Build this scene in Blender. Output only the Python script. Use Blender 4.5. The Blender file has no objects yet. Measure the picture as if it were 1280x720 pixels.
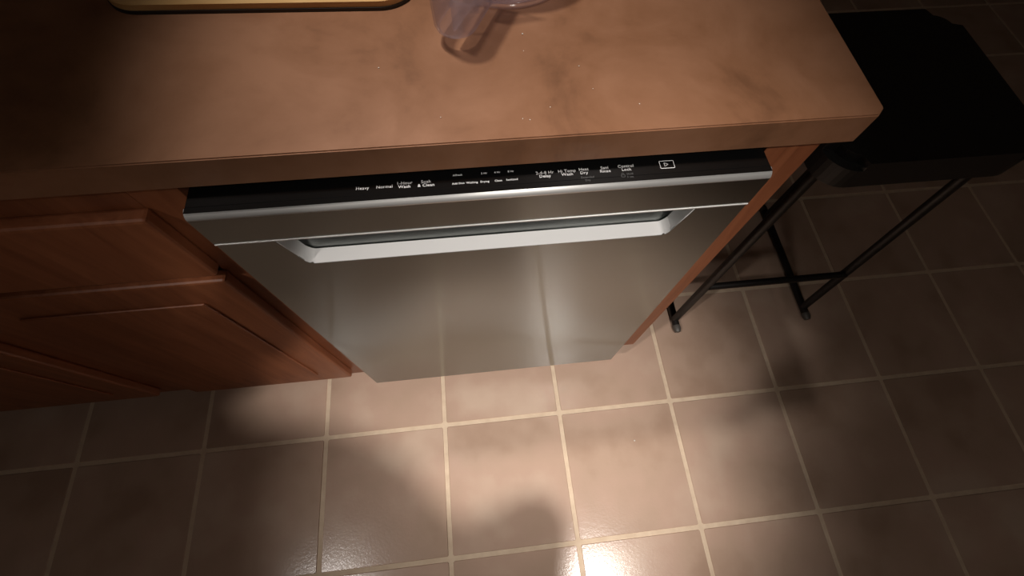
import bpy, bmesh, math, random
from mathutils import Vector, Matrix, noise
random.seed(4)
S = bpy.context.scene
COL = S.collection

# ------------------------------------------------------------------ camera
CAM = Vector((-0.018268, -0.271721, 1.244152))
AR = Vector((0.99384452, -0.10756601, 0.02650716))      # image right
AD = Vector((-0.08753168, -0.90910239, -0.4072727))     # image down
AF = Vector((0.06790642, 0.40244552, -0.91292186))      # view direction
FPX = 559.0574
cd = bpy.data.cameras.new('camera')
cd.sensor_width = 36.0
cd.lens = FPX * 36.0 / 1280.0
cd.clip_start = 0.01
cam = bpy.data.objects.new('camera', cd)
cam.matrix_world = Matrix(((AR.x, -AD.x, -AF.x, CAM.x), (AR.y, -AD.y, -AF.y, CAM.y),
                           (AR.z, -AD.z, -AF.z, CAM.z), (0, 0, 0, 1)))
COL.objects.link(cam)
S.camera = cam

# ------------------------------------------------------------------ world, exposure, lamps
w = bpy.data.worlds.new('world'); S.world = w; w.use_nodes = True
w.node_tree.nodes['Background'].inputs[0].default_value = (.9, .85, .8, 1)
w.node_tree.nodes['Background'].inputs[1].default_value = 0.05
S.view_settings.view_transform = 'Standard'
S.view_settings.look = 'None'
S.view_settings.gamma = 1.0
S.view_settings.use_curve_mapping = False
S.view_settings.exposure = 0.0
CEIL = 2.44
FILL_STRENGTH = 13.5          # strength of the fill light added on the ceiling
# position of the lens, aim point, watts, cone (deg), colour, radius, label
LAMPS = [
    ((0.55, -0.95, 2.30), (-0.02, -0.17, 0.10), 165, 41, (1.0, .93, .87), .038,
     'white ceiling spotlight aimed at the floor in front of the dishwasher'),
    ((-1.24, -0.82, 2.30), (0.10, -0.20, 0.0), 88, 32, (1.0, .93, .87), .05,
     'white ceiling spotlight aimed across at the dishwasher door'),
    ((-0.34, 0.32, 2.30), (0.02, 0.14, 0.914), 66, 34, (1.0, .93, .87), .05,
     'white ceiling spotlight aimed at the brown worktop'),
]

# ------------------------------------------------------------------ helpers
def link(o, parent=None):
    COL.objects.link(o)
    if parent is not None: o.parent = parent
    return o
def tag(o, label=None, cat=None, group=None, kind=None):
    if label: o['label'] = label
    if cat: o['category'] = cat
    if group: o['group'] = group
    if kind: o['kind'] = kind
    return o
def empty(name, loc=(0, 0, 0)):
    o = bpy.data.objects.new(name, None); o.location = loc; o.empty_display_size = .05
    return link(o)
def obj(name, bm, mat, parent=None, smooth=False):
    me = bpy.data.meshes.new(name)
    bmesh.ops.recalc_face_normals(bm, faces=bm.faces[:])
    uv = bm.loops.layers.uv.verify()
    for f in bm.faces:
        n = f.normal
        for l in f.loops:
            c = l.vert.co
            l[uv].uv = (c.x, c.z - c.y) if abs(n.x) < .8 else (c.y, c.z)
    bm.to_mesh(me); bm.free()
    if mat: me.materials.append(mat)
    if smooth:
        for p in me.polygons: p.use_smooth = True
        me.set_sharp_from_angle(angle=math.radians(38))
    o = bpy.data.objects.new(name, me)
    link(o)
    if parent is not None:
        o.parent = parent
        o.matrix_parent_inverse = Matrix.Translation(-parent_world(parent))
    return o
def parent_world(p):
    # things are Empties at their base; parts and setting meshes keep their origin at the world origin
    return Vector(p.location) if p.type == 'EMPTY' else Vector((0, 0, 0))
def box(bm, x0, x1, y0, y1, z0, z1, bev=0, seg=2):
    r = bmesh.ops.create_cube(bm, size=1)
    vs = r['verts']
    for v in vs:
        v.co = Vector(((x0 + x1) / 2 + v.co.x * (x1 - x0), (y0 + y1) / 2 + v.co.y * (y1 - y0), (z0 + z1) / 2 + v.co.z * (z1 - z0)))
    if bev:
        es = set()
        for v in vs: es.update(v.link_edges)
        bmesh.ops.bevel(bm, geom=list(es), offset=bev, segments=seg, profile=.5, affect='EDGES')
def B(*a, **k):
    bm = bmesh.new(); box(bm, *a, **k); return bm
def extrude_x(bm, prof, x0, x1):
    a = [bm.verts.new((x0, y, z)) for y, z in prof]
    b = [bm.verts.new((x1, y, z)) for y, z in prof]
    n = len(prof)
    for i in range(n):
        j = (i + 1) % n
        bm.faces.new((a[i], a[j], b[j], b[i]))
    bm.faces.new(a[::-1]); bm.faces.new(b)
def extrude_y(bm, prof, y0, y1):
    a = [bm.verts.new((x, y0, z)) for x, z in prof]
    b = [bm.verts.new((x, y1, z)) for x, z in prof]
    n = len(prof)
    for i in range(n):
        j = (i + 1) % n
        bm.faces.new((a[i], a[j], b[j], b[i]))
    bm.faces.new(a[::-1]); bm.faces.new(b)
def extrude_z(bm, prof, z0, z1):
    a = [bm.verts.new((x, y, z0)) for x, y in prof]
    b = [bm.verts.new((x, y, z1)) for x, y in prof]
    n = len(prof)
    for i in range(n):
        j = (i + 1) % n
        bm.faces.new((a[i], a[j], b[j], b[i]))
    bm.faces.new(a[::-1]); bm.faces.new(b)
def rrect(x0, x1, y0, y1, r, n=6):
    out = []
    for cx, cy, a0 in ((x1 - r, y1 - r, 0), (x0 + r, y1 - r, 90), (x0 + r, y0 + r, 180), (x1 - r, y0 + r, 270)):
        for i in range(n + 1):
            a = math.radians(a0 + 90 * i / n); out.append((cx + r * math.cos(a), cy + r * math.sin(a)))
    return out
def tube(bm, pts, r, n=12, caps=True):
    pts = [Vector(p) for p in pts]; rings = []; up = None
    rs = r if isinstance(r, (list, tuple)) else [r] * len(pts)
    for i, p in enumerate(pts):
        t = (pts[min(i + 1, len(pts) - 1)] - pts[max(i - 1, 0)]).normalized()
        if up is None:
            up = t.orthogonal().normalized()
        up = (up - t * up.dot(t)).normalized()
        s = t.cross(up)
        rings.append([bm.verts.new(p + (up * math.cos(2 * math.pi * k / n) + s * math.sin(2 * math.pi * k / n)) * rs[i]) for k in range(n)])
    for a, b in zip(rings, rings[1:]):
        for k in range(n):
            bm.faces.new((a[k], a[(k + 1) % n], b[(k + 1) % n], b[k]))
    if caps:
        bm.faces.new(rings[0][::-1]); bm.faces.new(rings[-1])
def lathe(bm, prof, cx, cy, n=48, a0=0, a1=2 * math.pi, closed=True):
    rings = []
    m = n if closed else n + 1
    for k in range(m):
        a = a0 + (a1 - a0) * k / n
        rings.append([bm.verts.new((cx + r * math.cos(a), cy + r * math.sin(a), z)) for r, z in prof])
    for k in range(m if closed else m - 1):
        A, Bq = rings[k], rings[(k + 1) % m]
        for i in range(len(prof) - 1):
            bm.faces.new((A[i], Bq[i], Bq[i + 1], A[i + 1]))

# ------------------------------------------------------------------ materials
def srgb(r, g, b):
    f = lambda c: c / 12.92 if c <= .04045 else ((c + .055) / 1.055) ** 2.4
    return (f(r / 255), f(g / 255), f(b / 255), 1)
class M:
    def __init__(s, name):
        s.m = bpy.data.materials.new(name); s.m.use_nodes = True
        s.t = s.m.node_tree; s.b = s.t.nodes['Principled BSDF']; s.out = s.t.nodes['Material Output']
    def n(s, t, **k):
        x = s.t.nodes.new(t)
        for a, v in k.items(): setattr(x, a, v)
        return x
    def l(s, a, b): s.t.links.new(a, b)
    def set(s, **k):
        for a, v in k.items(): s.b.inputs[a.replace('_', ' ')].default_value = v
        return s
    def coords(s, scale=(1, 1, 1), kind='Object', rnd=False):
        tc = s.n('ShaderNodeTexCoord'); mp = s.n('ShaderNodeMapping'); mp.inputs['Scale'].default_value = scale
        s.l(tc.outputs[kind], mp.inputs[0])
        if rnd:
            oi = s.n('ShaderNodeObjectInfo'); mu = s.n('ShaderNodeMath', operation='MULTIPLY'); mu.inputs[1].default_value = 37.0
            s.l(oi.outputs['Random'], mu.inputs[0])
            cb = s.n('ShaderNodeCombineXYZ'); s.l(mu.outputs[0], cb.inputs[0]); s.l(mu.outputs[0], cb.inputs[2])
            s.l(cb.outputs[0], mp.inputs['Location'])
        return mp.outputs[0]
    def noise(s, vec, scale, detail=4, rough=.55, dist=0):
        x = s.n('ShaderNodeTexNoise'); x.inputs['Scale'].default_value = scale; x.inputs['Detail'].default_value = detail
        x.inputs['Roughness'].default_value = rough; x.inputs['Distortion'].default_value = dist
        s.l(vec, x.inputs['Vector']); return x.outputs['Fac']
    def ramp(s, fac, stops):
        r = s.n('ShaderNodeValToRGB'); e = r.color_ramp.elements
        while len(e) < len(stops): e.new(.5)
        for i, (p, c) in enumerate(stops): e[i].position = p; e[i].color = c
        s.l(fac, r.inputs[0]); return r.outputs[0]
    def bump(s, fac, strength=.2, dist=.002):
        b = s.n('ShaderNodeBump'); b.inputs['Strength'].default_value = strength; b.inputs['Distance'].default_value = dist
        s.l(fac, b.inputs['Height']); s.l(b.outputs[0], s.b.inputs['Normal'])
    def base(s, c): s.l(c, s.b.inputs['Base Color'])
def plain(name, col, rough=.5, metal=0, **k):
    m = M(name); m.set(Base_Color=col, Roughness=rough, Metallic=metal); m.set(**k); return m.m

# worktop laminate: brown, cloudy
m = M('worktop_laminate')
v = m.coords()
a = m.noise(v, 7, 6, .62, .6); b = m.noise(v, 26, 5, .6)
mx = m.n('ShaderNodeMath', operation='MULTIPLY_ADD'); m.l(b, mx.inputs[0]); mx.inputs[1].default_value = .35; m.l(a, mx.inputs[2])
m.base(m.ramp(mx.outputs[0], [(.42, srgb(116, 79, 55)), (.60, srgb(143, 100, 72)), (.80, srgb(156, 112, 84))]))
m.set(Roughness=.42); m.bump(m.noise(v, 300, 3), .04, .001)
MAT_TOP = m.m
# floor tile: beige-pink ceramic
m = M('floor_tile_ceramic')
v = m.coords(rnd=True)
a = m.noise(v, 5.0, 2, .5, .1); b = m.noise(v, 16, 3, .5)
mx = m.n('ShaderNodeMath', operation='MULTIPLY_ADD'); m.l(b, mx.inputs[0]); mx.inputs[1].default_value = .3; m.l(a, mx.inputs[2])
m.base(m.ramp(mx.outputs[0], [(.42, srgb(177, 148, 128)), (.58, srgb(191, 163, 143)), (.70, srgb(196, 166, 147)), (.88, srgb(207, 181, 161))]))
m.set(Roughness=.18); m.b.inputs['Specular IOR Level'].default_value = .38
m.bump(m.noise(v, 150, 4, .7), .14, .0015)
MAT_TILE = m.m
m = M('floor_grout'); v = m.coords()
m.base(m.ramp(m.noise(v, 40, 4), [(.3, srgb(214, 190, 164)), (.7, srgb(228, 206, 180))])); m.set(Roughness=.85)
MAT_GROUT = m.m
# brushed steel
def steel(name, col, rough, aniso, rot=0.0, grain=.05):
    m = M(name); m.set(Base_Color=col, Metallic=1.0, Roughness=rough, Anisotropic=aniso, Anisotropic_Rotation=rot)
    tg = m.n('ShaderNodeTangent', direction_type='UV_MAP'); m.l(tg.outputs[0], m.b.inputs['Tangent'])
    v = m.coords((6, 900, 900), 'Object')
    f = m.noise(v, 1, 2)
    mr = m.n('ShaderNodeMapRange'); mr.inputs['To Min'].default_value = rough - grain; mr.inputs['To Max'].default_value = rough + grain
    m.l(f, mr.inputs['Value']); m.l(mr.outputs[0], m.b.inputs['Roughness'])
    m.bump(f, .03, .0004)
    # the brush lines throw a wide streak across the grain
    g = m.n('ShaderNodeBsdfAnisotropic'); g.inputs['Color'].default_value = tuple(min(1, c * 3.0) for c in col[:3]) + (1,)
    g.inputs['Roughness'].default_value = .56; g.inputs['Anisotropy'].default_value = .97; g.inputs['Rotation'].default_value = rot
    m.l(tg.outputs[0], g.inputs['Tangent'])
    mix = m.n('ShaderNodeMixShader'); mix.inputs[0].default_value = .30
    m.l(m.b.outputs[0], mix.inputs[1]); m.l(g.outputs[0], mix.inputs[2]); m.l(mix.outputs[0], m.out.inputs[0])
    return m.m
MAT_STEEL = steel('brushed_steel', (.225, .238, .230, 1), .19, .93, .25)
MAT_TRIM = plain('satin_aluminium', (.90, .90, .88, 1), .5, .75)
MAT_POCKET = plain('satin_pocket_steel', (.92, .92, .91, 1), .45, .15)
m = M('black_glass'); m.set(Base_Color=(.004, .004, .004, 1), Roughness=.16); m.b.inputs['Specular IOR Level'].default_value = .35
MAT_BLACK = m.m
MAT_PRINT = plain('white_print', (.9, .9, .9, 1), .6)
MAT_PRINT_DIM = plain('grey_print', (.10, .10, .10, 1), .5)
MAT_DARK = plain('dark_plastic', (.02, .02, .02, 1), .5)
MAT_TUB = plain('grey_steel_tub', (.3, .3, .3, 1), .4, .8)
def wood(name, c0, c1, scale=(40, 40, 3), rough=.45):
    m = M(name); v = m.coords(scale)
    a = m.noise(v, 1, 6, .6, 1.2)
    m.base(m.ramp(a, [(.3, c0), (.7, c1)])); m.set(Roughness=rough); m.bump(a, .08, .001); return m.m
MAT_CAB = wood('cabinet_cherry_wood', srgb(128, 72, 44), srgb(160, 98, 64))
MAT_CABIN = plain('cabinet_toe_dark', srgb(60, 36, 24), .6)
MAT_BOARD = wood('maple_board_wood', srgb(196, 150, 92), srgb(226, 186, 128), (4, 50, 50))
MAT_WALL = plain('painted_wall', srgb(150, 138, 122), .8)
MAT_CEIL = plain('ceiling_paint', srgb(205, 198, 188), .9)
MAT_WHITE = plain('white_enamel', (.8, .8, .8, 1), .35)
m = M('black_stool_metal'); m.set(Base_Color=(.012, .010, .009, 1), Roughness=.42); MAT_STOOL = m.m
MAT_VINYL = plain('black_vinyl', (.014, .013, .012, 1), .5)
MAT_CAP = plain('grey_plastic_cap', (.10, .09, .08, 1), .4)
# clear lilac-tinted plastic: thin walls, see-through with a fresnel shine
m = M('clear_plastic')
tr = m.n('ShaderNodeBsdfTransparent'); tr.inputs[0].default_value = (.95, .93, .96, 1)
dd = m.n('ShaderNodeBsdfTranslucent'); dd.inputs[0].default_value = (.76, .71, .79, 1)
d2 = m.n('ShaderNodeBsdfDiffuse'); d2.inputs[0].default_value = (.76, .71, .79, 1)
gl = m.n('ShaderNodeBsdfGlossy'); gl.inputs['Roughness'].default_value = .12
lw = m.n('ShaderNodeLayerWeight'); lw.inputs[0].default_value = .25
ms0 = m.n('ShaderNodeMixShader'); ms0.inputs[0].default_value = .6; m.l(dd.outputs[0], ms0.inputs[1]); m.l(d2.outputs[0], ms0.inputs[2])
ms1 = m.n('ShaderNodeMixShader'); ms1.inputs[0].default_value = .18; m.l(tr.outputs[0], ms1.inputs[1]); m.l(ms0.outputs[0], ms1.inputs[2])
mm = m.n('ShaderNodeMath', operation='MULTIPLY_ADD'); m.l(lw.outputs['Facing'], mm.inputs[0]); mm.inputs[1].default_value = .22; mm.inputs[2].default_value = .07
ms2 = m.n('ShaderNodeMixShader'); m.l(mm.outputs[0], ms2.inputs[0]); m.l(ms1.outputs[0], ms2.inputs[1]); m.l(gl.outputs[0], ms2.inputs[2])
m.l(ms2.outputs[0], m.out.inputs[0]); MAT_CLEAR = m.m
MAT_CRUMB = plain('crumb', (.85, .80, .72, 1), .6)

# ------------------------------------------------------------------ the room
T = 0.31; GX = -0.14745; GY = -0.10471
NX, NY = 16, 17
X0 = GX - 7 * T; Y0 = GY - 8 * T; X1 = X0 + NX * T; Y1 = Y0 + NY * T
floor = tag(obj('floor', B(X0 - .1, X1 + .1, Y0 - .1, Y1 + .1, -.12, -.0018), MAT_GROUT), kind='structure')
tag(floor, 'floor of square beige ceramic tiles with cream grout lines')
G = .0105
tb = bmesh.new()
hw = (T - G) / 2
top = rrect(-hw + .0012, hw - .0012, -hw + .0012, hw - .0012, .002, 1)
bot = rrect(-hw, hw, -hw, hw, .003, 1)
tv = [tb.verts.new((x, y, 0)) for x, y in top]; bv = [tb.verts.new((x, y, -.0018)) for x, y in bot]
tb.faces.new(tv)
for i in range(len(tv)):
    j = (i + 1) % len(tv); tb.faces.new((bv[i], bv[j], tv[j], tv[i]))
tile0 = obj('tile', tb, MAT_TILE, floor)
for i in range(NX):
    for j in range(NY):
        o = tile0 if i == j == 0 else link(tile0.copy(), floor)
        o.location = (X0 + (i + .5) * T, Y0 + (j + .5) * T, random.uniform(-.0002, .0002))
        o.rotation_euler.z = random.choice((0, 1, 2, 3)) * math.pi / 2
def wall(name, *a, label=None, mat=MAT_WALL):
    o = tag(obj(name, B(*a), mat), label, kind='structure'); return o
wall('wall_far', X0 - .1, X1 + .1, Y1, Y1 + .1, -.0018, CEIL, label='plain painted wall beyond the worktop')
wall('wall_behind', X0 - .1, X1 + .1, Y0 - .1, Y0, -.0018, CEIL, label='plain painted wall opposite the dishwasher')
wall('wall_left', X0 - .1, X0, Y0, Y1, -.0018, CEIL, label='plain painted side wall by the cabinets')
wall('wall_right', X1, X1 + .1, Y0, Y1, -.0018, CEIL, label='plain painted side wall by the stool')
wall('ceiling', X0 - .1, X1 + .1, Y0 - .1, Y1 + .1, CEIL, CEIL + .1, label='pale flat ceiling', mat=MAT_CEIL)

# ------------------------------------------------------------------ spotlights on the ceiling
def spotlight(pos, aim, watts, cone, col, rad, label):
    p = Vector(pos); d = (Vector(aim) - p).normalized()
    t = empty('ceiling_spotlight', (p.x, p.y, CEIL))
    tag(t, label, 'spotlight', 'ceiling spotlights')
    bm = bmesh.new(); lathe(bm, [(0, CEIL - .022), (.045, CEIL - .022), (.05, CEIL - .018), (.05, CEIL)], p.x, p.y, 24)
    obj('base', bm, MAT_WHITE, t, True)
    back = p - d * .10
    bm = bmesh.new(); tube(bm, [(p.x, p.y, CEIL - .02), (p.x, p.y, CEIL - .05), tuple(back + d * .02)], .009, 10)
    obj('arm', bm, MAT_WHITE, t, True)
    bm = bmesh.new(); tube(bm, [back, back + d * .012, back + d * .10, p - d * .004], [.03, .048, .06, .062], 24)
    obj('lamp_can', bm, MAT_WHITE, t, True)
    ld = bpy.data.lights.new('spot', 'SPOT'); ld.energy = watts; ld.color = col; ld.spot_size = math.radians(cone)
    ld.spot_blend = 1.0; ld.shadow_soft_size = rad
    lo = bpy.data.objects.new('lamp', ld); link(lo, t)
    lo.matrix_world = Matrix.Translation(p + d * .055) @ d.to_track_quat('-Z', 'Y').to_matrix().to_4x4()
    lo.matrix_parent_inverse = Matrix.Translation(-t.location)
for L in LAMPS: spotlight(*L)
# unseen glowing dome added on the ceiling further back, fill for the shadows
FL = (0.35, -1.75)
dome = tag(empty('added_fill_dome', (FL[0], FL[1], CEIL)), 'added fill light, a round glowing dome on the ceiling behind the person', 'fill light')
bm = bmesh.new(); lathe(bm, [(0, CEIL - .015), (.19, CEIL - .015), (.195, CEIL - .012), (.195, CEIL)], FL[0], FL[1], 40); obj('rim', bm, MAT_WHITE, dome, True)
mg = M('fill_glow'); mg.set(Base_Color=(.9, .88, .84, 1)); mg.set(Emission_Color=(1, .93, .86, 1), Emission_Strength=FILL_STRENGTH)
bm = bmesh.new(); lathe(bm, [(.175 * math.cos(math.radians(a)), CEIL - .0152 - .07 * math.sin(math.radians(a))) for a in range(0, 91, 10)], FL[0], FL[1], 40)
obj('glowing_shell', bm, mg.m, dome, True)

# ------------------------------------------------------------------ worktop
CY = 0.0276; CZ = 0.914; CB = 0.877
bm = bmesh.new()
extrude_z(bm, [(-1.62, CY), (.395, CY), (.405, CY + .01), (.405, .72), (-1.62, .72)], CB, CZ)
bmesh.ops.bevel(bm, geom=[e for e in bm.edges if abs(e.verts[0].co.z - CZ) < 1e-5 and abs(e.verts[1].co.z - CZ) < 1e-5], offset=.0014, segments=2, affect='EDGES')
top_o = obj('worktop', bm, MAT_TOP)
tag(top_o, 'brown mottled laminate worktop over the dishwasher', 'worktop')

# ------------------------------------------------------------------ dishwasher
W2 = .3015
dw = tag(empty('dishwasher', (0, .3, 0)), 'stainless steel dishwasher with black top control strip and pocket handle', 'dishwasher')
obj('tub', B(-.296, .296, .052, .60, .112, .850), MAT_TUB, dw)
obj('kick_plate', B(-.296, .296, .07, .085, .004, .112), MAT_DARK, dw)
for sx in (-.25, .25):
    for sy in (.12, .55):
        bm = bmesh.new(); tube(bm, [(sx, sy, 0), (sx, sy, .008), (sx, sy, .112)], [.018, .018, .008], 12)
        obj('levelling_foot', bm, MAT_DARK, dw)
# lower door panel with the pocket notch cut in its upper edge
LIP = .8125; PF = .7535; PX0 = .217; PX1 = .239
ZB = .1116
def notch(sgn, n=6):
    pts = []
    # from pocket floor outward: rounded corner, then slanted end
    for i in range(n + 1):
        a = i / n
        x = PX0 + .010 * a; z = PF + .010 * a * a
        pts.append((x, z))
    pts.append((PX1, LIP))
    return [(sgn * x, z) for x, z in pts]
right = notch(1); left = notch(-1)
prof = [(-W2, ZB), (W2, ZB), (W2, LIP)] + right[::-1] + left + [(-W2, LIP)]
bm = bmesh.new(); extrude_y(bm, prof, 0, .022)
fe = [e for e in bm.edges if all(abs(v.co.y) < 1e-6 for v in e.verts)]
bmesh.ops.bevel(bm, geom=fe, offset=.0013, segments=2, affect='EDGES')
door = obj('door_panel', bm, MAT_STEEL, dw); tag(door, 'brushed stainless steel door panel')
obj('door_liner', B(-.298, .298, .0222, .040, ZB + .004, .72), MAT_DARK, dw)
# handle pocket: floor with turned-up ends, back wall
PD = .0205
bm = bmesh.new()
path = [(x * .997, z + .0008) for x, z in left[::-1] + right]
lo_ = [bm.verts.new((x, .0005, z)) for x, z in path]; hi_ = [bm.verts.new((x, PD, z)) for x, z in path]
lo2 = [bm.verts.new((x * 1.004, .0005, z - .002)) for x, z in path]; hi2 = [bm.verts.new((x * 1.004, PD, z - .002)) for x, z in path]
for i in range(len(path) - 1):
    bm.faces.new((lo_[i], lo_[i + 1], hi_[i + 1], hi_[i]))
    bm.faces.new((lo2[i], hi2[i], hi2[i + 1], lo2[i + 1]))
    bm.faces.new((lo_[i], lo2[i], lo2[i + 1], lo_[i + 1]))
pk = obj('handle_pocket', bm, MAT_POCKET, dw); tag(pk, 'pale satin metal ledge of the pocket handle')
bm = bmesh.new(); extrude_x(bm, [(PD + .0008, PF - .002), (PD + .024, PF + .048), (PD + .026, PF + .046), (PD + .003, PF - .004)], -.245, .245)
obj('pocket_back', bm, MAT_STEEL, dw)
# upper front panel with rolled top edge and folded lip
ub = [(.0125, LIP - .0005), (.003, LIP - .0018), (.0012, LIP - .0012), (.0003, LIP + .0006), (0, LIP + .0025), (0, .8590)]
trim = [(0, .8590)] + [(.0085 - .0085 * math.cos(math.radians(a)), .8590 + .0085 * math.sin(math.radians(a))) for a in range(12, 91, 13)]
bm = bmesh.new(); extrude_x(bm, ub + [(.0125, .8590)], -W2, W2)
up = obj('door_upper_panel', bm, MAT_STEEL, dw)
bm = bmesh.new(); extrude_x(bm, trim + [(.0095, .8672), (.0125, .8590)], -W2, W2)
tr_o = obj('edge_trim', bm, MAT_TRIM, dw); tag(tr_o, 'bright rounded metal edge trim')
for p in tr_o.data.polygons: p.use_smooth = abs(p.normal.x) < .5
obj('lip_rim', B(-W2, W2, -.0007, .0012, LIP - .0016, LIP + .0006, bev=.0006), MAT_TRIM, dw)
# control strip on the top edge of the door
PZ = .868
cp = obj('control_strip', B(-W2 + .001, W2 - .001, .0097, .078, .8515, PZ, bev=.0006), MAT_BLACK, dw)
obj('control_strip_nose', B(-W2 + .001, W2 - .001, .0035, .0097, PZ - .0006, PZ), MAT_BLACK, cp)
tag(cp, 'glossy black control strip with white lettering')
def lettering(txt, x, y, size, mat=MAT_PRINT, width=None):
    c = bpy.data.curves.new('lettering', 'FONT'); c.body = txt; c.size = size; c.align_x = 'CENTER'; c.align_y = 'CENTER'
    c.extrude = .00004; c.resolution_u = 2; c.space_character = 1.03; c.offset = 0
    o = bpy.data.objects.new('lettering', c)
    me = bpy.data.meshes.new_from_object(o)
    bpy.data.objects.remove(o)
    if width:
        xs = [v.co.x for v in me.vertices]; k = width / (max(xs) - min(xs))
        for v in me.vertices: v.co.x *= k
    me.materials.clear(); me.materials.append(mat); me.name = 'lettering'
    o = bpy.data.objects.new('lettering', me); link(o, cp)
    o.matrix_parent_inverse = Matrix.Translation(-parent_world(cp))
    o.location = (x, y, PZ + .00006)
BIG = .0052; MID = .0040; SMALL = .0033
for txt, x, y, s in [
    ('Heavy', -.1292, .0184, BIG), ('Normal', -.1072, .0184, BIG), ('1-Hour', -.0871, .0211, BIG), ('Wash', -.0871, .0167, BIG),
    ('Soak', -.0652, .0211, BIG), ('& Clean', -.0652, .0167, BIG),
    ('2-4-8 Hr', .0578, .0217, BIG), ('Delay', .0576, .0174, BIG), ('Hi Temp', .0813, .0219, BIG), ('Wash', .0811, .0177, BIG),
    ('Heat', .0992, .0225, BIG), ('Dry', .0990, .0181, BIG), ('Sani', .1216, .0226, BIG), ('Rinse', .1217, .0184, BIG),
    ('Control', .1445, .0228, BIG), ('Lock', .1445, .0185, BIG),
    ('Affresh', -.0326, .0265, SMALL), ('2 Hr', -.0052, .0265, SMALL), ('4 Hr', .0085, .0265, SMALL), ('8 Hr', .0228, .0265, SMALL),
    ('Add Dish', -.0324, .0159, SMALL), ('Washing', -.0184, .0159, SMALL), ('Drying', -.0053, .0159, SMALL),
    ('Clean', .0088, .0159, SMALL), ('Sanitized', .0229, .0161, SMALL)]:
    lettering(txt, x, y, s)
for txt, x, y, s in [('Extended', .1018, .0121, .0036), ('Dry', .1014, .0084, .0036), ('Hold', .1470, .0126, .0034), ('3 sec', .1467, .0088, .0034)]:
    lettering(txt, x, y, s, MAT_PRINT_DIM)
def line_mark(name, pts, wd, mat, closed=True):
    bm = bmesh.new(); n = len(pts)
    for i in range(n if closed else n - 1):
        a = Vector(pts[i]); b = Vector(pts[(i + 1) % n]); d = (b - a).normalized(); q = Vector((-d.y, d.x)) * wd / 2; a -= d * wd / 2; b += d * wd / 2
        vs = [(a + q), (b + q), (b - q), (a - q)]
        bm.faces.new([bm.verts.new((p.x, p.y, PZ + .00008)) for p in vs])
    obj(name, bm, mat, cp)
line_mark('start_button_outline', [(.1815, .0165), (.1968, .0165), (.1968, .0260), (.1815, .0260)], .00065, MAT_PRINT)
line_mark('start_symbol', [(.1864, .0191), (.1864, .0237), (.1905, .0214)], .0006, MAT_PRINT)
line_mark('lock_symbol', [(.1376, .0092), (.1412, .0092), (.1412, .0122), (.1376, .0122)], .0005, MAT_PRINT_DIM)
line_mark('lock_shackle', [(.1383, .0122), (.1385, .0138), (.1394, .0143), (.1403, .0138), (.1405, .0122)], .0005, MAT_PRINT_DIM, False)

# ------------------------------------------------------------------ end panel to the right of the dishwasher
ep = tag(empty('cabinet_end_panel', (.34, .3, 0)), 'reddish brown wooden end panel between dishwasher and open floor', 'end panel')
obj('stile', B(.3095, .372, .038, .058, .10, CB - .0005, bev=.001), MAT_CAB, ep)
obj('side_panel', B(.352, .372, .058, .62, .10, CB - .0005), MAT_CAB, ep)
obj('panel_foot', B(.352, .370, .11, .62, 0, .10), MAT_CAB, ep)

# ------------------------------------------------------------------ base cabinets to the left
def base_cabinet(x0, x1, label):
    t = tag(empty('base_cabinet', ((x0 + x1) / 2, .3, 0)), label, 'cabinet', 'base cabinets in the run')
    g = .0008
    obj('carcass', B(x0 + g, x1 - g, .053, .62, .105, CB - .0005), MAT_CAB, t)
    obj('toe_kick', B(x0 + g, x1 - g, .11, .125, 0, .105), MAT_CABIN, t)
    for a, b_ in ((x0 + g, x0 + .05), (x1 - .05, x1 - g)):
        obj('stile', B(a, b_, .033, .053, .105, CB - .0005, bev=.0008), MAT_CAB, t)
    obj('rail', B(x0 + .05, x1 - .05, .033, .053, .105, .15), MAT_CAB, t)
    obj('rail', B(x0 + .05, x1 - .05, .033, .053, .83, CB - .0005), MAT_CAB, t)
    a, b_ = x0 + .038, x1 - .044
    dr = obj('drawer_front', B(a, b_, .014, .0328, .715, .845, bev=.004), MAT_CAB, t)
    d = obj('door', B(a, b_, .014, .0328, .140, .700, bev=.004), MAT_CAB, t)
    obj('door_field', B(a + .06, b_ - .06, .010, .0139, .20, .64, bev=.0018), MAT_CAB, d)
base_cabinet(-.76, -.3095, 'reddish brown wooden base cabinet next to the dishwasher')
base_cabinet(-1.36, -.7605, 'wide reddish brown base cabinet at the end of the run')

# ------------------------------------------------------------------ things on the worktop
bd = tag(empty('cutting_board', (-.22, .33, CZ)), 'pale wooden cutting board on a black base lying on the brown worktop', 'cutting board')
def rot_prof(pr, cx, cy, deg):
    c, s = math.cos(math.radians(deg)), math.sin(math.radians(deg))
    return [(cx + (x - cx) * c - (y - cy) * s, cy + (x - cx) * s + (y - cy) * c) for x, y in pr]
pr = rot_prof(rrect(-.40, -.0635, .2195, .44, .040, 10), -.07, .22, -2.5)
bm = bmesh.new(); extrude_z(bm, pr, CZ, CZ + .0038); obj('black_base', bm, MAT_DARK, bd)
pr = rot_prof(rrect(-.399, -.0645, .2205, .439, .039, 10), -.07, .22, -2.5)
bm = bmesh.new(); extrude_z(bm, pr, CZ + .0038, CZ + .010)
bmesh.ops.bevel(bm, geom=[e for e in bm.edges if all(v.co.z > CZ + .0099 for v in e.verts)], offset=.002, segments=3, affect='EDGES')
obj('wooden_slab', bm, MAT_BOARD, bd)

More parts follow.
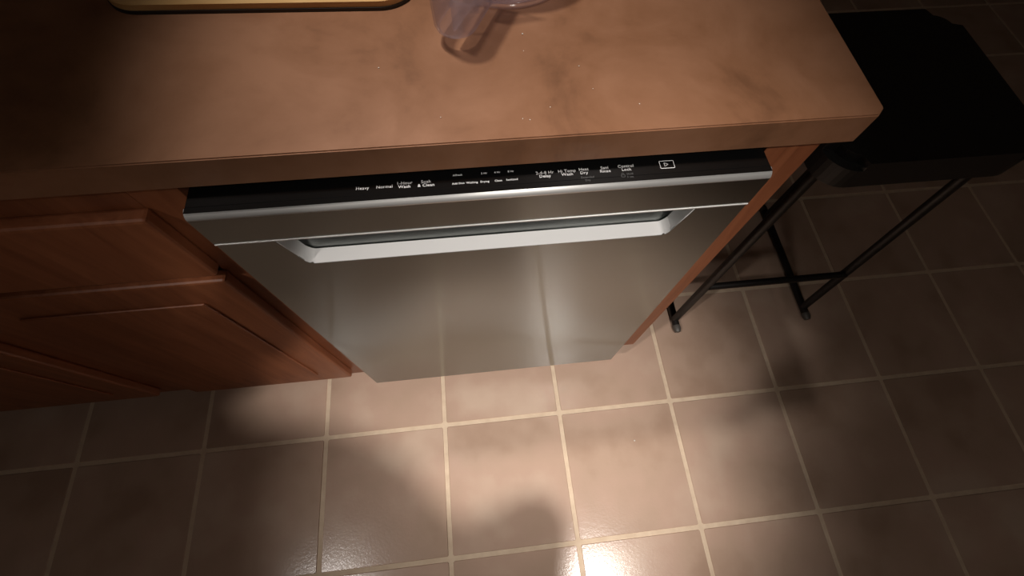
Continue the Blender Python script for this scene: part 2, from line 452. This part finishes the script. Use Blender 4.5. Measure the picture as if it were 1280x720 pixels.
BX, BY = .042, .294
bowl = tag(empty('processor_bowl', (BX, BY, CZ)), 'clear plastic food processor bowl with a hollow handle standing on the worktop', 'bowl')
bm = bmesh.new()
lathe(bm, [(.080, CZ), (.0815, CZ + .002), (.080, CZ + .005), (.0765, CZ + .008), (.0785, CZ + .03), (.083, CZ + .0855), (.0805, CZ + .0855), (.076, CZ + .03), (.074, CZ + .012), (.02, CZ + .011)], BX, BY, 64)
obj('bowl_wall', bm, MAT_CLEAR, bowl, True)
bm = bmesh.new(); lathe(bm, [(.0715, CZ + .0005), (.0715, CZ + .010), (.069, CZ + .010), (.069, CZ + .0005), (.0715, CZ + .0005)], BX, BY, 64)
obj('base_ring', bm, MAT_CLEAR, bowl, True)
# hollow handle: U-shaped wall in plan, pointing towards the front left
hd = Vector((-.070, -.140, 0)).normalized(); hs = Vector((-hd.y, hd.x, 0))
def hp(u, vv, z): 
    p = Vector((BX, BY, 0)) + hd * u + hs * vv; return Vector((p.x, p.y, z))
def upath(half, u_in, u_out, n=12):
    r = half; pts = [(u_in, -half)]
    for i in range(n + 1):
        a = math.radians(-90 + 180 * i / n); pts.append((u_out - r + r * math.cos(a), r * math.sin(a)))
    pts.append((u_in, half)); return pts
bm = bmesh.new()
zs = [(CZ + .014, -.006), (CZ + .016, -.003), (CZ + .022, 0), (CZ + .085, .004)]
outer = [[bm.verts.new(hp(u + (o_ if u > .09 else 0), q * (1 + o_ * 8), z)) for u, q in upath(.0215, .0775, .1635)] for z, o_ in zs]
inner = [[bm.verts.new(hp(u + (o_ if u > .09 else 0), q * (1 + o_ * 8), z)) for u, q in upath(.0193, .0775, .1613)] for z, o_ in zs]
for R_ in (outer, inner):
    for a, b_ in zip(R_, R_[1:]):
        for i in range(len(a) - 1): bm.faces.new((a[i], a[i + 1], b_[i + 1], b_[i]))
for i in range(len(outer[0]) - 1):
    bm.faces.new((outer[0][i], inner[0][i], inner[0][i + 1], outer[0][i + 1]))
    bm.faces.new((outer[-1][i], outer[-1][i + 1], inner[-1][i + 1], inner[-1][i]))
obj('handle', bm, MAT_CLEAR, bowl, True)
bm = bmesh.new()
c0 = [hp(.118 + .010 * math.cos(q / .0188 * 1.3), q, 0) for q in [(-.0186 + .0372 * i / 10) for i in range(11)]]
a = [bm.verts.new((p.x, p.y, CZ + .022)) for p in c0]; b_ = [bm.verts.new((p.x, p.y, CZ + .030)) for p in c0]
c_ = [bm.verts.new((p.x - hd.x * .004, p.y - hd.y * .004, CZ + .030)) for p in c0]
for i in range(10):
    bm.faces.new((a[i], a[i + 1], b_[i + 1], b_[i])); bm.faces.new((b_[i], b_[i + 1], c_[i + 1], c_[i]))
obj('handle_rib', bm, MAT_CLEAR, bowl)
bm = bmesh.new()
fp = [hp(.080, .003, CZ + .016), hp(.153, .003, CZ + .020), hp(.156, .003, CZ + .085), hp(.083, .003, CZ + .085)]
fq = [hp(.080, .0055, CZ + .016), hp(.153, .0055, CZ + .020), hp(.156, .0055, CZ + .085), hp(.083, .0055, CZ + .085)]
A_ = [bm.verts.new(p) for p in fp]; B_ = [bm.verts.new(p) for p in fq]
bm.faces.new(A_); bm.faces.new(B_[::-1])
for i in range(4): bm.faces.new((A_[i], B_[i], B_[(i + 1) % 4], A_[(i + 1) % 4]))
obj('handle_web', bm, MAT_CLEAR, bowl)
bm = bmesh.new()
wp = [(.0775, .021), (.100, .021), (.0775, .052)]
A_ = [bm.verts.new(hp(u, q, CZ + .018)) for u, q in wp]; B_ = [bm.verts.new(hp(u, q, CZ + .085)) for u, q in wp]
for i in range(3): bm.faces.new((A_[i], A_[(i + 1) % 3], B_[(i + 1) % 3], B_[i]))
bm.faces.new(A_[::-1])
obj('locking_tab', bm, MAT_CLEAR, bowl)

for x, y, s in [(.050, .172, .0009), (.048, .146, .0006), (-.103, .132, .0008), (.103, .119, .0007), (.155, .062, .0007), (.036, .052, .0006), (.043, .050, .0006), (-.043, .060, .0007), (.065, .065, .0006), (.112, .086, .0005)]:
    bm = bmesh.new(); bmesh.ops.create_icosphere(bm, subdivisions=1, radius=s)
    for v in bm.verts: v.co *= random.uniform(.75, 1.2); v.co.z *= .7
    zmin = min(v.co.z for v in bm.verts)
    o = obj('crumb', bm, MAT_CRUMB); o.location = (x, y, CZ - zmin)
    tag(o, 'tiny pale crumb lying on the brown worktop', 'crumb', 'crumbs on the worktop')
bm = bmesh.new(); bmesh.ops.create_icosphere(bm, subdivisions=1, radius=.0025)
for v in bm.verts: v.co *= random.uniform(.75, 1.2); v.co.z *= .6
zmin = min(v.co.z for v in bm.verts)
o = obj('crumb', bm, MAT_CRUMB); o.location = (.351, -.197, -zmin + .0002); tag(o, 'single pale crumb lying on the floor tiles', 'crumb')

# ------------------------------------------------------------------ stool with a sled base on the open floor
st = tag(empty('bar_stool', (.74, .30, 0)), 'black metal stool with floor runners beside the cabinet end panel', 'stool')
for x in (.541, .94):
    bm = bmesh.new()
    tube(bm, [(x, .105, .012), (x, .47, .012)], .0105, 12)
    r_ = obj('floor_runner', bm, MAT_STOOL, st, True)
    for y in (.085, .49):
        bm = bmesh.new()
        y_in = .105 if y < .2 else .47
        tube(bm, [(x, y_in, .0118), (x, (y + y_in) / 2, .0118), (x, y, .0118)], [.0112, .0115, .008], 12)
        obj('end_cap', bm, MAT_CAP, r_, True)
    for y, yt in ((.125, .17), (.45, .42)):
        bm = bmesh.new(); xt = x + (.04 if x < .7 else -.04)
        tube(bm, [(x, y, .018), (xt, yt, .64)], .0105, 12)
        obj('leg', bm, MAT_STOOL, st, True)
bm = bmesh.new(); tube(bm, [(.557, .135, .22), (.924, .135, .22)], .009, 10); obj('foot_rest', bm, MAT_STOOL, st, True)
bm = bmesh.new(); extrude_z(bm, rrect(.555, .925, .125, .475, .05, 8), .64, .70)
bmesh.ops.bevel(bm, geom=[e for e in bm.edges if all(v.co.z > .699 for v in e.verts)], offset=.018, segments=4, affect='EDGES')
obj('seat', bm, MAT_VINYL, st)

# ------------------------------------------------------------------ the person taking the picture, whose shadow falls on the floor
MAT_SKIN = plain('skin', srgb(196, 148, 122), .5)
MAT_SHIRT = plain('charcoal_cotton', (.030, .030, .034, 1), .85)
MAT_JEANS = plain('dark_denim', (.022, .028, .045, 1), .85)
MAT_HAIR = plain('dark_hair', (.018, .012, .009, 1), .6)
MAT_SHOE = plain('dark_shoe', (.02, .02, .02, 1), .6)
MAT_EYE = plain('eye_white', (.7, .7, .68, 1), .2)
def blob(bm, p, r, sx=1, sy=1, sz=1):
    bmesh.ops.create_icosphere(bm, subdivisions=3, radius=1, matrix=Matrix.Translation(p) @ Matrix.Diagonal((r * sx, r * sy, r * sz, 1)))
def limb(bm, pts, rs, grow=0.0):
    for (p, q), (r0, r1) in zip(zip(pts, pts[1:]), zip(rs, rs[1:])):
        p = Vector(p); q = Vector(q); n = max(2, int((q - p).length / (.45 * min(r0, r1))))
        for i in range(n + 1):
            t = i / n
            bmesh.ops.create_icosphere(bm, subdivisions=2, radius=r0 + (r1 - r0) * t + grow, matrix=Matrix.Translation(p.lerp(q, t)))
def fuse(name, bm, mat, parent, voxel):
    """one continuous skin around overlapping lumps"""
    me = bpy.data.meshes.new(name); bm.to_mesh(me); bm.free()
    o = bpy.data.objects.new(name, me); link(o)
    md = o.modifiers.new('r', 'REMESH'); md.mode = 'VOXEL'; md.voxel_size = voxel
    sm = o.modifiers.new('s', 'SMOOTH'); sm.iterations = 3; sm.factor = .5
    dg = bpy.context.evaluated_depsgraph_get(); dg.update()
    new = bpy.data.meshes.new_from_object(o.evaluated_get(dg))
    o.modifiers.clear(); o.data = new; new.name = name; bpy.data.meshes.remove(me)
    new.materials.clear(); new.materials.append(mat)
    for p in new.polygons: p.use_smooth = True
    o.parent = parent; o.matrix_parent_inverse = Matrix.Translation(-parent_world(parent))
    return o
ph_c = CAM - AF * .0055 + AD * .055                                # phone centre, lens at its top
PW, PL, PT = .0375, .0745, .004
hip = Vector((.07, -.95, .95)); chest = Vector((.06, -.70, 1.24)); neck = Vector((.05, -.63, 1.43)); head = Vector((.04, -.56, 1.56))
shL = Vector((-.125, -.70, 1.36)); elL = Vector((-.30, -.53, 1.15)); wrL = Vector((-.085, -.405, 1.105))
shR = Vector((.232, -.775, 1.37)); elR = Vector((.298, -.655, 1.12)); wrR = Vector((.225, -.83, 1.00))
hipL = Vector((-.02, -.97, .92)); hipR = Vector((.16, -.97, .92)); knL = Vector((-.04, -.93, .50)); knR = Vector((.18, -.93, .50))
anL = Vector((-.05, -.98, .09)); anR = Vector((.19, -.98, .09))
per = tag(empty('person', (.07, -.95, 0)), 'person in charcoal shirt and dark jeans holding up a phone, casting the floor shadow', 'person')
def torso(bm, g=0.0):
    for i in range(9):
        t = i / 8; p = hip.lerp(chest, t) if t < 1 else chest
        blob(bm, p, .125 + g, 1.28 + .12 * t, .82, .8)
    for i in range(5):
        p = shL.lerp(shR, i / 4) - Vector((0, 0, .035)); blob(bm, p, (.062, .08, .085, .08, .062)[i] + g, 1, .95, 1)
    blob(bm, chest + Vector((0, .02, .08)), .135 + g, 1.25, .75, .8)
def legs(bm, g=0.0):
    limb(bm, [hipL, knL, anL], [.088, .062, .042], g); limb(bm, [hipR, knR, anR], [.088, .062, .042], g)
def finger(bm, pts, r): limb(bm, pts, [r, r * .95, r * .9, r * .8][:len(pts)])
def phone_pt(u, v_, w_): return ph_c + AR * u + AD * v_ + AF * w_   # across, along, out of the back
bm = bmesh.new()
torso(bm); legs(bm)
limb(bm, [chest + Vector((0, .03, .14)), neck, head - Vector((0, .01, .06))], [.07, .058, .055])
blob(bm, head, .098, .80, .98, 1.18); blob(bm, head + Vector((0, .035, -.055)), .06, .9, 1, .9)
blob(bm, head + Vector((0, .103, -.015)), .016, .8, 1.1, 1.5)
for sx in (-1, 1): blob(bm, head + Vector((sx * .079, -.005, -.01)), .03, .35, .7, 1)
limb(bm, [shL, elL, wrL], [.058, .044, .029]); limb(bm, [shR, elR, wrR], [.055, .038, .029])
# left hand around the lower half of the phone
palm = phone_pt(-.036, .052, .028)
limb(bm, [wrL, phone_pt(-.060, .085, .036), palm], [.028, .027, .022])
for k, (v_, ln) in enumerate([(.030, .92), (.048, 1.0), (.066, .94), (.083, .76)]):
    finger(bm, [phone_pt(-.040, v_, .016), phone_pt(-.040 + .035 * ln, v_, .020), phone_pt(-.040 + .062 * ln, v_, .018), phone_pt(-.040 + .083 * ln, v_ - .002, .0125)], .0085)
finger(bm, [phone_pt(-.046, .072, .012), phone_pt(-.050, .045, -.002), phone_pt(-.036, .020, -.0145)], .0105)
# right hand resting on the hip
pr_ = wrR + Vector((-.015, -.05, -.035)); limb(bm, [wrR, pr_], [.028, .024])
for k, (dx, ln) in enumerate([(-.030, .8), (-.010, .95), (.010, 1.0), (.030, .9)]):
    b0 = pr_ + Vector((.01, -.015, dx * .9)); finger(bm, [b0, b0 + Vector((-.012, -.035 * ln, -.006)), b0 + Vector((-.030, -.058 * ln, -.010))], .0085)
finger(bm, [wrR + Vector((-.005, -.02, -.02)), wrR + Vector((-.02, .015, -.03)), wrR + Vector((-.045, .03, -.035))], .0100)
fuse('body', bm, MAT_SKIN, per, .0055)
bm = bmesh.new(); torso(bm, .010)
limb(bm, [shL, elL, elL.lerp(wrL, .75)], [.058, .044, .033], .010); limb(bm, [shR, elR, elR.lerp(wrR, .75)], [.055, .038, .033], .007)
fuse('shirt', bm, MAT_SHIRT, per, .009)
bm = bmesh.new(); legs(bm, .012); blob(bm, hip - Vector((0, 0, .03)), .128, 1.28, .86, .85)
fuse('trousers', bm, MAT_JEANS, per, .010)
for an in (anL, anR):
    bm = bmesh.new()
    for i in range(7):
        t = i / 6; blob(bm, Vector((an.x, an.y - .04 + .19 * t, .048 - .012 * t)), .045, .95, 1, .95 - .15 * t)
    o = fuse('shoe', bm, MAT_SHOE, per, .007)
    zmin = min(v.co.z for v in o.data.vertices); o.data.transform(Matrix.Translation((0, 0, .0005 - zmin)))
bm = bmesh.new(); blob(bm, head + Vector((0, -.018, .022)), .104, .84, .98, 1.08)
for v in [v for v in bm.verts if v.co.y > head.y + .055 and v.co.z < head.z + .06]: v.co.y = head.y + .055
obj('hair', bm, MAT_HAIR, per, True)
for sx in (-1, 1):
    bm = bmesh.new(); blob(bm, head + Vector((sx * .031, .083, .008)), .0125); obj('eye', bm, MAT_EYE, per, True)
bm = bmesh.new(); blob(bm, head + Vector((0, .090, -.056)), .02, 1, .35, .28); obj('mouth', bm, plain('lips', srgb(150, 90, 84), .5), per, True)
# the phone
pm = Matrix((( AR.x, AD.x, AF.x, ph_c.x), (AR.y, AD.y, AF.y, ph_c.y), (AR.z, AD.z, AF.z, ph_c.z), (0, 0, 0, 1)))
ph = tag(empty('phone', ph_c), 'black phone held in the hand of the person', 'phone')
bm = bmesh.new(); extrude_z(bm, rrect(-PW, PW, -PL, PL, .009, 5), -PT, PT); bm.transform(pm)
obj('phone_body', bm, MAT_DARK, ph)
bm = bmesh.new(); extrude_z(bm, rrect(-PW + .002, PW - .002, -PL + .003, PL - .003, .008, 5), -PT - .0004, -PT); bm.transform(pm)
obj('screen', bm, MAT_BLACK, ph)
